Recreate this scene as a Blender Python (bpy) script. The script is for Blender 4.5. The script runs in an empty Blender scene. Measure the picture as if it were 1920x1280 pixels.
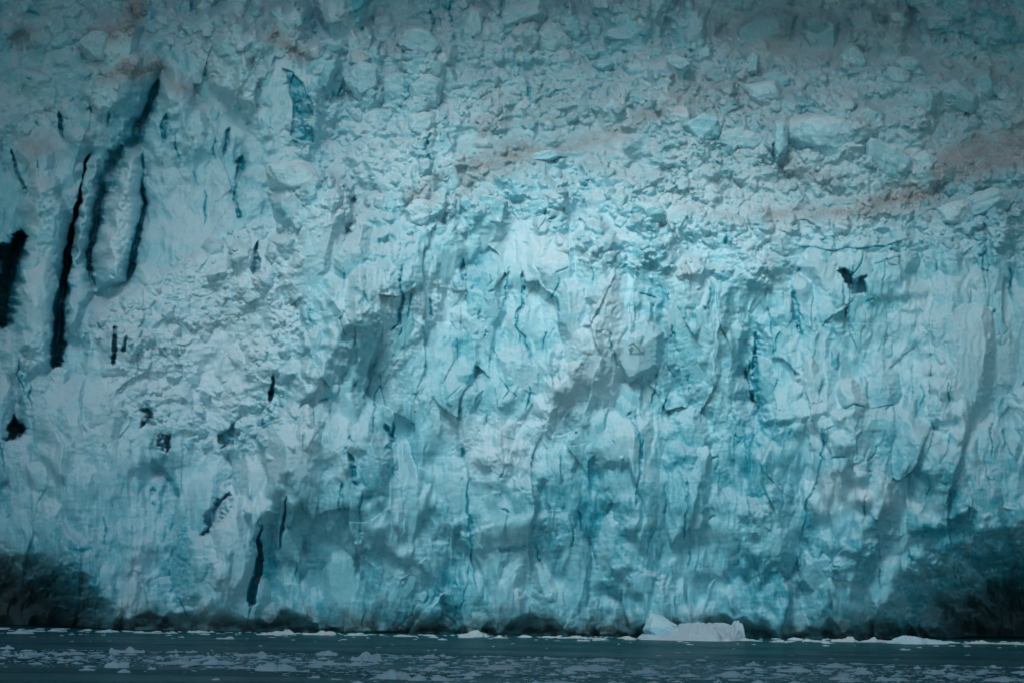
import bpy, bmesh, math, random
import numpy as np
from mathutils import Vector, Matrix

SC = bpy.context.scene
COL = SC.collection
R = math.radians
rng = np.random.default_rng(7)
random.seed(7)
f32 = np.float32

# ------------------------------------------------------------------ camera
FPX, CAMZ, DIST = 5760.0, 15.0, 600.0          # focal length in photo pixels, deck height, distance to the ice front
PITCH, ROLL = R(4.02), R(0.78)
cam_data = bpy.data.cameras.new('camera')
cam_data.sensor_width = 36.0
cam_data.lens = 36.0 * FPX / 1920.0
cam_data.clip_start, cam_data.clip_end = 1.0, 20000.0
cam = bpy.data.objects.new('camera', cam_data)
COL.objects.link(cam)
RM = Matrix.Rotation(math.pi / 2 + PITCH, 3, 'X') @ Matrix.Rotation(ROLL, 3, 'Z')
cam.matrix_world = Matrix.Translation((0, 0, CAMZ)) @ RM.to_4x4()
SC.camera = cam
RN = np.array(RM)
PX = DIST / FPX                                # metres per photo pixel at the ice front


def rays(u, v):
    d = np.stack([(u - 960.0) / FPX, (640.0 - v) / FPX, -np.ones_like(u)], -1)
    return d @ RN.T


def at(u, v, Y):
    """world point seen at photo pixel (u, v) at depth Y"""
    d = rays(np.asarray(float(u)), np.asarray(float(v)))
    k = Y / d[1]
    return Vector((d[0] * k, Y, CAMZ + d[2] * k))


def on_water(u, v, z=0.0):
    d = rays(np.asarray(float(u)), np.asarray(float(v)))
    k = (z - CAMZ) / d[2]
    return Vector((d[0] * k, d[1] * k, z))


def waterline(u):
    return 1178.2 + 0.0134 * u


# ------------------------------------------------------------------ noise
_perm = rng.permutation(256).astype(np.int32)
_perm = np.concatenate([_perm, _perm, _perm])
_ga = rng.random(256) * 2 * np.pi
_gx, _gy = np.cos(_ga).astype(f32), np.sin(_ga).astype(f32)


def pn(x, y, seed=0):
    x = (x + seed * 37.31).astype(f32)
    y = (y - seed * 17.77).astype(f32)
    xi, yi = np.floor(x).astype(np.int32), np.floor(y).astype(np.int32)
    xf, yf = x - xi, y - yi
    xi &= 255
    yi &= 255
    sx, sy = xf * xf * xf * (xf * (xf * 6 - 15) + 10), yf * yf * yf * (yf * (yf * 6 - 15) + 10)

    def g(a, b, dx, dy):
        h = _perm[_perm[(xi + a)] + ((yi + b) & 255)]
        return _gx[h] * dx + _gy[h] * dy
    n00, n10 = g(0, 0, xf, yf), g(1, 0, xf - 1, yf)
    n01, n11 = g(0, 1, xf, yf - 1), g(1, 1, xf - 1, yf - 1)
    a = n00 + sx * (n10 - n00)
    b = n01 + sx * (n11 - n01)
    return (a + sy * (b - a)) * 1.5


def fbm(x, y, oct=4, seed=0, gain=0.5):
    s, a = 0.0, 1.0
    for i in range(oct):
        s = s + a * pn(x * 2 ** i, y * 2 ** i, seed + i * 3)
        a *= gain
    return s


def ridged(x, y, oct=4, seed=0, gain=0.5):
    s, a = 0.0, 1.0
    for i in range(oct):
        s = s + a * (1 - 2 * np.abs(pn(x * 2 ** i, y * 2 ** i, seed + i * 3)))
        a *= gain
    return s


_rv = rng.random((4, 65536)).astype(f32)


def facets(x, y, seed, off=1.0, tilt=1.0):
    """broken faces: every jittered cell is a plane with its own height and tilt; returns height, cell value, edge distance"""
    xi, yi = np.floor(x).astype(np.int32), np.floor(y).astype(np.int32)
    b1 = np.full(x.shape, 1e9, f32); b2 = b1.copy()
    h = np.zeros(x.shape, f32); cv = np.zeros(x.shape, f32)
    for j in (-1, 0, 1):
        for i in (-1, 0, 1):
            k = ((xi + i) * 7919 + (yi + j) * 104729 + seed * 613) & 65535
            dx = x - (xi + i + _rv[0][k]); dy = y - (yi + j + _rv[1][k])
            dd = dx * dx + dy * dy
            c = dd < b1
            b2 = np.where(c, b1, np.minimum(b2, dd)); b1 = np.where(c, dd, b1)
            a, t = _rv[2][k], _rv[3][k] * 6.283
            h = np.where(c, off * (a - .5) * 2 + tilt * (np.cos(t) * dx + np.sin(t) * dy), h)
            cv = np.where(c, a, cv)
    return h, cv, np.sqrt(b2) - np.sqrt(b1)


def sstep(a, b, x):
    t = np.clip((x - a) / (b - a), 0, 1)
    return t * t * (3 - 2 * t)


# ------------------------------------------------------------------ glacier grid (photo pixel units, depth too)
def axis(lo, a, b, hi, fine, coarse):
    return np.concatenate([np.arange(lo, a, coarse), np.arange(a, b, fine), np.arange(b, hi + coarse, coarse)])


FINE = 1.35
us = axis(-560, -70, 1990, 2480, FINE, 7.0)
vs = axis(-560, -70, 1232, 1262, FINE, 5.0)
U, V = np.meshgrid(us.astype(f32), vs.astype(f32))
NV, NU = U.shape

# back-distance of the mean ice surface, in pixels
cv_ = [-560, -60, 0, 60, 150, 300, 420, 520, 620, 750, 850, 1000, 1100, 1185, 1262]
ctrl = {
    -560: [1500, 760, 680, 600, 520, 470, 430, 390, 270, 170, 100, 40, 10, 0, 0],
    0:    [1500, 740, 650, 580, 510, 460, 430, 400, 300, 170, 90, 40, 10, 0, 0],
    150:  [1500, 740, 650, 570, 490, 440, 410, 370, 250, 130, 70, 20, 5, 0, 0],
    350:  [1480, 730, 640, 520, 470, 430, 400, 270, 190, 130, 70, 15, 5, 0, 0],
    580:  [1480, 740, 670, 570, 490, 410, 270, 190, 130, 65, 25, 5, 0, 0, 0],
    720:  [1500, 780, 700, 620, 510, 350, 215, 125, 80, 45, 15, 0, 0, 0, 0],
    900:  [1500, 800, 730, 640, 520, 330, 190, 125, 85, 45, 20, 5, 0, 0, 0],
    1150: [1550, 820, 740, 660, 530, 330, 190, 110, 50, 22, 12, 5, 0, 0, 0],
    1400: [1550, 850, 760, 670, 540, 340, 210, 150, 100, 45, 10, 0, 0, 0, 0],
    1600: [1550, 850, 760, 670, 540, 330, 195, 155, 110, 55, 15, 0, 0, 0, 0],
    1800: [1500, 820, 740, 660, 560, 370, 225, 175, 130, 75, 30, 10, 30, 50, 50],
    1920: [1450, 780, 700, 640, 560, 380, 240, 185, 140, 85, 40, 20, 60, 80, 80],
    2480: [1400, 750, 680, 620, 540, 390, 280, 220, 170, 110, 70, 50, 80, 90, 90],
}
cu = sorted(ctrl)
colv = np.stack([np.interp(vs, cv_, ctrl[c]) for c in cu], 1)
ker = np.hanning(43); ker /= ker.sum()
colv = np.stack([np.convolve(np.pad(colv[:, i], 21, mode='edge'), ker, mode='valid') for i in range(len(cu))], 1)
base = np.empty((NV, NU), f32)
idx = np.clip(np.searchsorted(cu, us) - 1, 0, len(cu) - 2)
tt = np.clip((us - np.array(cu)[idx]) / (np.array(cu)[idx + 1] - np.array(cu)[idx]), 0, 1)
tt = tt * tt * (3 - 2 * tt)
base = (colv[:, idx] * (1 - tt) + colv[:, idx + 1] * tt).astype(f32)
W = -base                                      # height towards the viewer

w1, w2 = pn(U / 26, V / 26, 50), pn(U / 26, V / 26, 51)
w3, w4 = pn(U / 8, V / 8, 52), pn(U / 8, V / 8, 53)
UW, VW = U + 7 * w1 + 2.2 * w3, V + 7 * w2 + 2.2 * w4      # ragged coordinates for hand-placed edges

blue = np.clip(0.36 + 0.30 * fbm(U / 130, V / 170, 3, 5) + 0.22 * sstep(620, 1080, V), 0, 1).astype(f32)
dirt = np.zeros_like(W)
snow = np.zeros_like(W)


def win(u0, u1, v0, v1):
    i0, i1 = np.searchsorted(us, [u0, u1]); j0, j1 = np.searchsorted(vs, [v0, v1])
    return slice(j0, j1), slice(i0, i1)


def seg_dist(pu, pv, pts, closed):
    best = np.full(pu.shape, 1e9, f32); par = np.zeros(pu.shape, f32)
    n = len(pts)
    m = n if closed else n - 1
    for i in range(m):
        ax, ay = pts[i][:2]; bx, by = pts[(i + 1) % n][:2]
        dx, dy = bx - ax, by - ay
        t = np.clip(((pu - ax) * dx + (pv - ay) * dy) / (dx * dx + dy * dy + 1e-6), 0, 1)
        d = np.hypot(pu - ax - t * dx, pv - ay - t * dy)
        k = d < best
        best = np.where(k, d, best); par = np.where(k, i + t, par)
    return best, par


def inside(pu, pv, pts):
    c = np.zeros(pu.shape, bool)
    n = len(pts)
    for i in range(n):
        ax, ay = pts[i]; bx, by = pts[(i + 1) % n]
        if ay == by:
            continue
        c ^= ((ay > pv) != (by > pv)) & (pu < (bx - ax) * (pv - ay) / (by - ay) + ax)
    return c


def poly(pts, lift, soft, rag=1.0, fade=None, **attr):
    """raise (or sink) the ice inside a traced outline, with a soft ragged edge; attr: (value, strength)"""
    a = np.array(pts, float)
    s = win(a[:, 0].min() - soft - 14, a[:, 0].max() + soft + 14, a[:, 1].min() - soft - 14, a[:, 1].max() + soft + 14)
    pu, pv = U[s] + rag * (UW[s] - U[s]), V[s] + rag * (VW[s] - V[s])
    d, _ = seg_dist(pu, pv, pts, True)
    sd = np.where(inside(pu, pv, pts), d, -d)
    m = sstep(-soft * 0.35, soft * 0.65, sd)
    W[s] += lift * m * (1 if fade is None else 1 - sstep(fade[0], fade[1], VW[s]))
    for k, (val, st) in attr.items():
        g = {'blue': blue, 'dirt': dirt, 'snow': snow}[k]
        g[s] += (val - g[s]) * st * m
    return s, m


def zone(pts, soft, arr, val, st, noisy=0.0, sc=30):
    a = np.array(pts, float)
    s = win(a[:, 0].min() - soft, a[:, 0].max() + soft, a[:, 1].min() - soft, a[:, 1].max() + soft)
    d, _ = seg_dist(UW[s], VW[s], pts, True)
    sd = np.where(inside(UW[s], VW[s], pts), d, -d)
    m = sstep(-soft, soft, sd)
    if noisy:
        m = m * np.clip(1 - noisy + noisy * (0.55 + 1.1 * fbm(U[s] / sc, V[s] / (sc * 0.6), 4, 77)), 0, 1.3)
    arr[s] += (val - arr[s]) * np.clip(st * m, 0, 1)


rj = np.random.default_rng(55)


def crack(pts, depth, broad=0, bw=20, bl=0.9, rag=0.6):
    """pts: (u, v, width)"""
    a = np.array(pts, float)
    for _ in range(3):                          # break the traced line into ragged pieces
        if np.hypot(*np.diff(a[:, :2], axis=0).T).max() < 9:
            break
        mid = (a[1:] + a[:-1]) / 2
        L = np.hypot(*np.diff(a[:, :2], axis=0).T)
        mid[:, 0] += rj.normal(size=len(mid)) * L * 0.055
        mid[:, 1] += rj.normal(size=len(mid)) * L * 0.04
        mid[:, 2] *= np.exp(rj.normal(size=len(mid)) * 0.2)
        b = np.empty((len(a) + len(mid), 3)); b[0::2] = a; b[1::2] = mid
        a = b
    a[0, 2] *= .3; a[-1, 2] *= .3
    pts = a
    ww = a[:, 2].max() + 16 + (2.2 * bw if broad else 0)
    s = win(a[:, 0].min() - ww, a[:, 0].max() + ww, a[:, 1].min() - ww, a[:, 1].max() + ww)
    pu, pv = U[s] + rag * 0.5 * (UW[s] - U[s]), V[s]
    d, t = seg_dist(pu, pv, pts, False)
    wid = np.interp(t, np.arange(len(a)), a[:, 2]) * 0.5
    q = np.clip(1 - d / (wid * 1.15 + .6), 0, 1)
    m = np.clip(q * 4, 0, 1) * (.5 + .5 * q ** .7)
    W[s] -= np.minimum(depth, depth * wid / 5.0) * m
    if broad:
        W[s] -= broad * np.exp(-(d / bw) ** 1.5)
        blue[s] += (.75 - blue[s]) * .3 * np.exp(-(d / bw) ** 2)
    halo = 1 - sstep(0, wid * 2 + 4, d)
    blue[s] += (1.15 * bl - blue[s]) * np.maximum(m, 0.45 * halo)
    snow[s] *= 1 - m


def block(cu_, cv__, a, b, c, ax=0.0, nf=9, bl=None, di=None, sn=None, r=rng, sink=0.35, up=0.25, base_w=None):
    """the front of one convex, many-faceted lump of ice, merged into the surface"""
    ext = 1.9 * max(a, b) + 3
    s = win(cu_ - ext, cu_ + ext, cv__ - ext, cv__ + ext)
    if U[s].size < 4:
        return
    j = min(max(np.searchsorted(vs, cv__ + b * 0.3), 0), NV - 1); i = min(max(np.searchsorted(us, cu_), 0), NU - 1)
    w0 = (W[j, i] if base_w is None else base_w) - c * sink
    ca, sa = math.cos(ax), math.sin(ax)
    q = min(1.0, a / 14)
    du, dv = U[s] - cu_ + q * .8 * w3[s] * 2.2, V[s] - cv__ + q * .8 * w4[s] * 2.2
    x = (du * ca + dv * sa) / a
    y = (-du * sa + dv * ca) / b
    n = r.normal(size=(nf, 3)); n[:, 2] = np.abs(n[:, 2]) * 0.8 + 0.12
    n[0] = (r.normal() * 0.2, -0.9, 0.35 + r.random() * 0.3)          # a top
    n[1] = (1, r.normal() * 0.3, 0.25); n[2] = (-1, r.normal() * 0.3, 0.25)
    n[3] = (r.normal() * 0.3, 0.9, 0.18)
    ring = np.arange(6) * 1.0472 + r.random() * 6 + r.normal(size=6) * .25
    n = np.concatenate([n, np.stack([np.cos(ring), np.sin(ring), np.full(6, .13)], 1)])
    n[4] = (r.normal() * 0.35, r.normal() * 0.35 + up, 1)
    n /= np.linalg.norm(n, axis=1)[:, None]
    d = 0.72 + 0.32 * r.random(len(n))
    nf = len(n)
    h = np.full(x.shape, 1e9, f32)
    for k in range(nf):
        h = np.minimum(h, (d[k] - n[k, 0] * x - n[k, 1] * y) / n[k, 2])
    H = w0 + h * c
    m = (H > W[s]) & (np.hypot(x, y) < 2)
    W[s] = np.where(m, H, W[s])
    for g, val in ((blue, bl), (dirt, di), (snow, sn)):
        if val is not None:
            g[s] = np.where(m, val + 0.35 * (g[s] - val), g[s])


# --- where the ice is rubble and where it is cliff
rub = sstep(470, 400, V + 0.06 * (1200 - U) + 25 * w1) * sstep(560, 680, U + 20 * w2)
rub = np.maximum(rub, sstep(125, 60, V + 15 * w1) * 0.9)
for pts, st in (([(160, 570), (330, 500), (440, 440), (560, 420), (560, 620), (520, 840), (300, 830), (200, 760)], 0.55),
                ([(1000, 380), (1500, 400), (1480, 540), (1250, 520), (1050, 470)], 0.9),
                ([(0, 60), (240, 110), (230, 190), (0, 260)], 0.6),
                ([(560, 200), (680, 130), (900, 330), (800, 420), (560, 420), (480, 380)], 0.6)):
    m = np.zeros_like(W); zone(pts, 30, m, 1, st); rub = np.maximum(rub, m)
smooth = np.zeros_like(W)
for pts in ([(1330, 10), (1600, 0), (1580, 110), (1420, 120)], [(1690, 95), (1930, 110), (1930, 150), (1760, 150)],
            [(1740, 270), (1930, 230), (1930, 320), (1760, 330)], [(1400, 375), (1600, 385), (1560, 415), (1420, 410)],
            [(860, 260), (1200, 240), (1180, 285), (900, 320)], [(500, 290), (600, 300), (600, 345), (500, 350)],
            [(250, 330), (440, 330), (440, 430), (330, 490), (250, 520)], [(30, 330), (270, 280), (260, 520), (120, 640), (20, 640)], [(340, 620), (470, 620), (450, 730), (370, 720)]):
    zone(pts, 22, smooth, 1, 1.0)
cliff = 1 - rub

# --- broad relief
W += (38 + 10 * rub) * fbm(U / 180, V / 190, 3, 11, .45) * sstep(1190, 1000, V + 40 * w1)
W += cliff * 14 * fbm(U / 48, V / 150, 2, 21)
W += cliff * 6.5 * ridged((U + 12 * w1) / 38, V / 170, 2, 31)

# traced relief: the tall columns and their crevasses on the left, ledges, buttresses
poly([(380, 110), (410, 75), (437, 42), (470, 50), (500, 62), (545, 78), (580, 110), (604, 200), (600, 300), (470, 290), (440, 200), (400, 170)], 80, 34, fade=(150, 290))
poly([(185, 400), (196, 345), (216, 300), (255, 275), (268, 285), (268, 350), (262, 420), (248, 480), (236, 528), (176, 545), (168, 470)], 85, 22, snow=(0.5, .4))
poly([(272, 225), (302, 170), (345, 165), (420, 260), (430, 330), (350, 300), (300, 330), (262, 262)], 50, 24, fade=(230, 330))
poly([(40, 440), (60, 350), (105, 335), (128, 420), (118, 500), (102, 640), (92, 700), (20, 700), (26, 600)], 85, 22, fade=(600, 720), snow=(0.4, .3))
poly([(140, 430), (150, 340), (188, 300), (182, 400), (166, 470), (176, 545), (150, 600), (122, 640), (116, 560)], 62, 20)
poly([(0, 620), (22, 610), (40, 720), (150, 700), (170, 580), (240, 530), (300, 512), (335, 492), (372, 470), (415, 452), (440, 430), (500, 412), (575, 420), (600, 900), (0, 900)], 44, 20, rag=1.4, fade=(560, 860), snow=(0.55, .6))
poly([(340, 610), (420, 590), (480, 620), (470, 720), (420, 770), (360, 740)], -26, 70, rag=1.0, snow=(0.95, .7), blue=(.15, .6))
poly([(556, 440), (640, 400), (800, 350), (850, 420), (820, 600), (700, 760), (560, 800), (575, 640), (558, 560)], 44, 34, fade=(560, 790))
poly([(1125, 525), (1160, 560), (1230, 640), (1235, 690), (1190, 720), (1100, 800), (1000, 860), (980, 820), (1040, 720), (1090, 620)], 44, 46, fade=(640, 850))
poly([(555, 790), (600, 775), (690, 800), (760, 870), (800, 920), (860, 955), (870, 1060), (760, 1060), (700, 1018), (650, 1040), (575, 1110), (540, 1000), (520, 900)], 26, 24, fade=(900, 1100))
poly([(1545, 790), (1600, 755), (1700, 770), (1800, 860), (1840, 960), (1760, 1000), (1660, 1020), (1640, 1100), (1590, 1120), (1500, 1090), (1512, 930)], 44, 30, fade=(960, 1110))
poly([(1440, 225), (1480, 225), (1478, 300), (1450, 300)], 22, 10)
poly([(1300, 430), (1680, 420), (1690, 470), (1500, 465), (1300, 480)], 14, 16)
poly([(1420, 600), (1500, 560), (1560, 640), (1560, 780), (1430, 800)], 18, 20)
poly([(860, 1000), (1000, 960), (1130, 975), (1155, 1030), (1235, 1085), (1300, 1160), (1300, 1230), (860, 1230)], 12, 14)
poly([(660, 1040), (700, 1020), (738, 1036), (768, 1064), (790, 1062), (812, 1082), (835, 1115), (850, 1170), (850, 1240), (640, 1240), (640, 1100)], -16, 10)
poly([(548, 1012), (576, 1030), (578, 1092), (528, 1092), (530, 1050)], -10, 6, blue=(.9, .6))
poly([(1710, 0), (1930, 0), (1930, 70), (1850, 90), (1760, 60)], 60, 24)

def ridge(pts, h, wd, sn=.5, sharp=1.35):
    """a buttress (h > 0) or a gully (h < 0) along a traced crest"""
    a = np.array(pts, float); e = wd * 2.4
    s = win(a[:, 0].min() - e, a[:, 0].max() + e, a[:, 1].min() - e, a[:, 1].max() + e)
    d, t = seg_dist(U[s] + 16 * w1[s] + 4 * w3[s], V[s] + 16 * w2[s] + 4 * w4[s], pts, False)
    m = np.exp(-(d / wd) ** sharp)
    W[s] += h * m * (1 + .3 * w1[s])
    if h > 0:
        snow[s] += sn * m * m * np.clip(.5 + 1.2 * w2[s], 0, 1)
    else:
        blue[s] += .3 * m


for p in (([(800, 350), (730, 480), (650, 620), (590, 760), (520, 900), (430, 1030), (380, 1170)], 84, 66),
          ([(1125, 535), (1085, 680), (1005, 800), (930, 880)], 38, 62), ([(1600, 790), (1640, 950), (1600, 1090)], 52, 76, .2),
          ([(1740, 560), (1780, 740), (1860, 960)], 42, 60, .3), ([(272, 1020), (255, 1090), (228, 1180)], 36, 28), ([(690, 850), (740, 960), (770, 1060)], 36, 56, .2),
          ([(110, 860), (160, 1000), (175, 1110)], 34, 44, .2), ([(1330, 560), (1340, 760)], 34, 60, .3), ([(1180, 840), (1200, 1000), (1250, 1160)], 34, 58, .1), ([(1020, 900), (1060, 1040), (1040, 1170)], 30, 46, .1),
          ([(1440, 860), (1420, 1020), (1460, 1160)], 32, 44, .1),
          ([(75, 340), (66, 500), (52, 690)], 46, 32), ([(162, 330), (150, 450), (136, 620)], 42, 24), ([(246, 290), (226, 380), (205, 525)], 46, 27), ([(350, 330), (345, 470)], 26, 60),
          ([(437, 45), (470, 180), (520, 290)], 56, 52), ([(322, 165), (352, 260)], 42, 36), ([(562, 75), (592, 230)], 40, 30), ([(240, 118), (200, 190), (150, 260)], 44, 38), ([(30, 240), (70, 330)], 34, 30),
          ([(120, 60), (180, 100)], 34, 30), ([(700, 110), (800, 130)], 30, 40), ([(900, 60), (1040, 90)], 34, 40), ([(1300, 250), (1420, 280)], 26, 36), ([(1520, 250), (1700, 300)], 30, 44), ([(1720, 190), (1880, 180)], 30, 36),
          ([(480, 890), (400, 975), (330, 1080)], -46, 36), ([(1415, 630), (1420, 780), (1400, 900)], -38, 40), ([(1240, 560), (1265, 700), (1300, 830)], -34, 56),
          ([(566, 450), (560, 640), (480, 790), (440, 880)], -40, 30), ([(890, 520), (905, 720)], -22, 46), ([(858, 1000), (850, 1160)], -26, 36), ([(300, 860), (330, 980)], -30, 34), ([(1120, 880), (1130, 1090)], -24, 34), ([(1510, 1010), (1500, 1160)], -34, 30),
          ([(30, 760), (60, 900)], -30, 30), ([(600, 1040), (620, 1170)], -26, 30), ([(520, 1000), (490, 1160)], -30, 24), ([(640, 250), (700, 430)], -26, 40), ([(860, 380), (1050, 400)], -22, 26)):
    ridge(*p)

# --- slabs and facets on the cliffs
r1 = np.random.default_rng(101)


def scatter(n, r, dens, ulo=-90, uhi=2010, vlo=-90, vhi=1200):
    out = []
    while len(out) < n:
        u, v = r.uniform(ulo, uhi), r.uniform(vlo, vhi)
        j = min(np.searchsorted(vs, v), NV - 1); i = min(np.searchsorted(us, u), NU - 1)
        if r.random() < dens[j, i]:
            out.append((u, v))
    return out


wa, wb = fbm(U / 85, V / 130, 2, 131, .35), fbm(U / 85, V / 130, 2, 133, .35)
fu, fv = U + 22 * wa + 1.2 * w3, V + 30 * wb + 1.5 * w4
calm = 1 - 0.88 * smooth
h, c1, e1 = facets(fu / 66, fv / 185, 1, .42, 1.35)
W += cliff * calm * 20 * h; blue += cliff * .30 * (c1 - .5)
h, c2, e2 = facets((fu + 31) / 27, (fv + 17) / 70, 2, .55, 1.2)
W += cliff * calm * (1 - .5 * sstep(780, 960, V)) * 5.5 * h * (.12 + .88 * sstep(-.2, .5, fbm(U / 140, V / 140, 2, 95))); blue += cliff * .2 * (c2 - .5)
W -= cliff * calm * 4 * sstep(.07, .0, e2) * sstep(.1, .5, wa)
h, c3, e3 = facets((fu + 11) / 10, (fv + 7) / 17, 3, .8, 1.0)
W += cliff * calm * 1.6 * h * sstep(.0, .6, fbm(U / 90, V / 110, 2, 97))
for u, v in scatter(130, r1, cliff * (1 - 0.5 * smooth), vlo=120):
    a = r1.uniform(14, 40); b = a * r1.uniform(1.0, 2.2)
    block(u, v, a, b, r1.uniform(6, 14), r1.normal() * 0.2, 9, bl=float(np.clip(r1.normal(0.45, 0.2), 0, 1)), r=r1, sink=0.6, up=0.1)
for u, v in scatter(420, r1, cliff * (1 - 0.75 * smooth) * sstep(-.5, .5, fbm(U / 120, V / 120, 2, 91)), vlo=60):
    a = 5 + 12 * r1.random() ** 2; b = a * r1.uniform(0.9, 2.6)
    block(u, v, a, b, r1.uniform(2.5, 6), r1.normal() * 0.35, 8, bl=float(np.clip(r1.normal(0.42, 0.22), 0, 1)), r=r1, sink=0.5, up=0.15)
# --- ice rubble
dens = np.clip(rub * (1 - 0.82 * smooth), 0, 1)
pts_r = scatter(3000, r1, dens)
W += rub * (1 - .5 * smooth) * (30 * fbm((U + 20 * wa) / 75, (V + 10 * wb) / 45, 3, 141) + 10 * ridged((U + 25 * wa + .5 * V) / 70, V / 38, 3, 143))
h, c4, e4 = facets((fu + .3 * V) / 54, fv / 44, 5, .8, 1.1)
W += rub * calm * 11 * h; blue += rub * .3 * (c4 - .5)
h, c5, e5 = facets((fu - .2 * V + 7) / 21, fv / 19, 6, .8, 1.0)
W += rub * calm * 3.5 * h; blue += rub * .25 * (c5 - .5)
W += rub * 9 * sstep(.15, .5, fbm(U / 60, V / 40, 3, 151)) * fbm(U / 24, V / 18, 3, 153)
up_ = sstep(330, 200, V + .12 * U) * rub
for u, v in scatter(95, r1, up_):
    a = r1.uniform(15, 40); b = a * r1.uniform(.8, 1.7)
    block(u, v, a, b, a * r1.uniform(.8, 1.3), r1.normal() * .35, 8, bl=float(np.clip(r1.normal(.45, .2), 0, 1)), r=r1, sink=.35, up=.1)
W0 = W + 0
sz = np.sort(4.0 * r1.random(3000) ** -0.62)[::-1]
sz = np.minimum(sz, 30) * r1.uniform(.8, 1.1, 3000)
for (u, v), a in zip(pts_r, sz):
    b = a * r1.uniform(0.65, 1.25)
    block(u, v, a, b, a * r1.uniform(0.8, 1.4), r1.normal() * 0.5, 10,
          bl=float(np.clip(r1.normal(0.38, 0.24), 0, 1)), di=float(max(0, r1.normal(0.02, 0.12))),
          sn=float(np.clip(r1.normal(0.3, 0.3), 0, 1)), r=r1, sink=float(r1.uniform(.3, .95)), up=0.3,
          base_w=float(W0[min(np.searchsorted(vs, v + .3 * b), NV - 1), min(np.searchsorted(us, u), NU - 1)]))

def blur(a, n, axes=(0, 1)):
    for ax in axes:
        for _ in range(2):
            p = np.pad(a, [(n, n) if i == ax else (0, 0) for i in (0, 1)], mode='edge').astype(np.float64)
            c = np.cumsum(p, ax); c = np.concatenate([np.zeros_like(np.take(c, [0], ax)), c], ax); m_ = a.shape[ax]
            a = ((np.take(c, range(2 * n + 1, 2 * n + 1 + m_), ax) - np.take(c, range(m_), ax)) / (2 * n + 1)).astype(f32)
    return a


# drifted snow fills the hollows between the blocks
fill = blur(W, 6) + .5
gap_ = np.maximum(0, fill - W)
fs = np.clip(rub * .45 + .06 * cliff + .3 * fbm(U / 120, V / 90, 2, 401), .1, .92)
W += gap_ * fs
snow += np.clip(gap_ / 6, 0, .4) * rub * fs
W += (blur(W, 1) - W) * (.2 * rub + .04)
vm = cliff * (.22 + .5 * sstep(760, 900, V + 40 * w2)) * sstep(-.6, .2, fbm(U / 110, V / 90, 2, 421))
W += (blur(W, 6, (0,)) - W) * np.clip(vm, 0, .8)          # melt has drawn the lower faces into upright flutes
# and a scatter of smaller lumps lies on top of it
W1 = W + 0
patchy = sstep(-.35, .35, fbm((U + 30 * wa) / 85, V / 50, 3, 411))
for u, v in scatter(3400, r1, np.clip(rub * (1 - .9 * smooth) * (.25 + .75 * patchy), 0, 1)):
    a = min(13, 3.2 * r1.random() ** -.5); b = a * r1.uniform(.6, 1.2)
    block(u, v, a, b, a * r1.uniform(.8, 1.5), r1.normal() * .5, 8, bl=float(np.clip(r1.normal(.36, .26), 0, 1)),
          sn=float(np.clip(r1.normal(.25, .25), 0, 1)), r=r1, sink=float(r1.uniform(.0, .5)), up=.3,
          base_w=float(W1[min(np.searchsorted(vs, v + .3 * b), NV - 1), min(np.searchsorted(us, u), NU - 1)]))

# --- crumbly snow surface, flutes and fine layers
gran = np.clip(rub * 0.6 + snow * 0.6 + 0.28 + 0.5 * fbm(U / 110, V / 110, 2, 61), 0.05, 1.2) * (1 - 0.6 * smooth)
gran *= 0.25 + 0.75 * sstep(-.25, .45, fbm(U / 70, V / 60, 3, 63))
gran *= 1 - .5 * sstep(780, 960, V + 50 * w2)
W += gran * 4.0 * fbm(U / 17, V / 14, 4, 41, 0.5)
W += cliff * 2.0 * fbm((U + 5 * w1) / 12, V / 75, 3, 45)
strata = sstep(700, 950, V + 60 * w1) * cliff
W += (0.05 + strata) * .6 * sstep(0, .5, fbm(U / 90, V / 50, 2, 93)) * pn((U + 30 * w1) / 60, (V + 0.05 * U + 6 * w2) / 4.2, 47)
W += (.15 + 1.0 * gran) * fbm(U / 5.5, V / 5, 2, 49) + 2.4 * gran * fbm(U / 9, V / 8, 2, 48)

blue += strata * .30 * pn((U + 40 * w1) / 110, (V + .04 * U + 5 * w2) / 7.0, 147) * sstep(-.3, .4, fbm(U / 130, V / 90, 2, 149))

# --- crevasses, cracks and holes
crack([(40, 432, 6), (33, 462, 26), (22, 510, 36), (12, 560, 34), (4, 615, 16)], 230, 40, 26)
crack([(168, 290, 3), (152, 350, 4), (140, 410, 7), (126, 470, 12), (119, 530, 14), (113, 600, 18), (109, 655, 24), (103, 690, 18)], 150, 40, 17)
crack([(299, 148, 6), (285, 190, 14), (272, 222, 20), (258, 262, 24), (238, 285, 30), (212, 312, 34), (196, 350, 28), (186, 390, 20), (178, 430, 16), (167, 470, 8), (166, 500, 8), (175, 540, 7)], 44, 66, 26)
poly([(268, 222), (240, 215), (205, 310), (192, 372), (222, 318), (255, 268)], -22, 14, blue=(1, .7))
crack([(268, 282, 3), (267, 350, 5), (262, 420, 8), (250, 470, 11), (240, 526, 9)], 40, 30, 15)
crack([(312, 215, 10), (308, 240, 14), (306, 268, 8)], 24)
crack([(430, 240, 4), (424, 270, 8), (417, 294, 7)], 28)
crack([(454, 293, 10), (450, 320, 12), (444, 338, 5), (438, 375, 4), (449, 412, 8)], 30, 10, 16)
poly([(530, 128), (550, 136), (572, 162), (588, 196), (588, 270), (566, 264), (546, 254), (548, 190), (540, 155)], -16, 4, .5, blue=(1, 1))
crack([(20, 280, 3), (35, 330, 4), (50, 357, 6)], 50)
crack([(111, 210, 8), (117, 262, 5)], 40); crack([(202, 210, 3), (202, 240, 3)], 40)
crack([(484, 452, 4), (482, 490, 12), (476, 512, 22)], 60)
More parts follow.
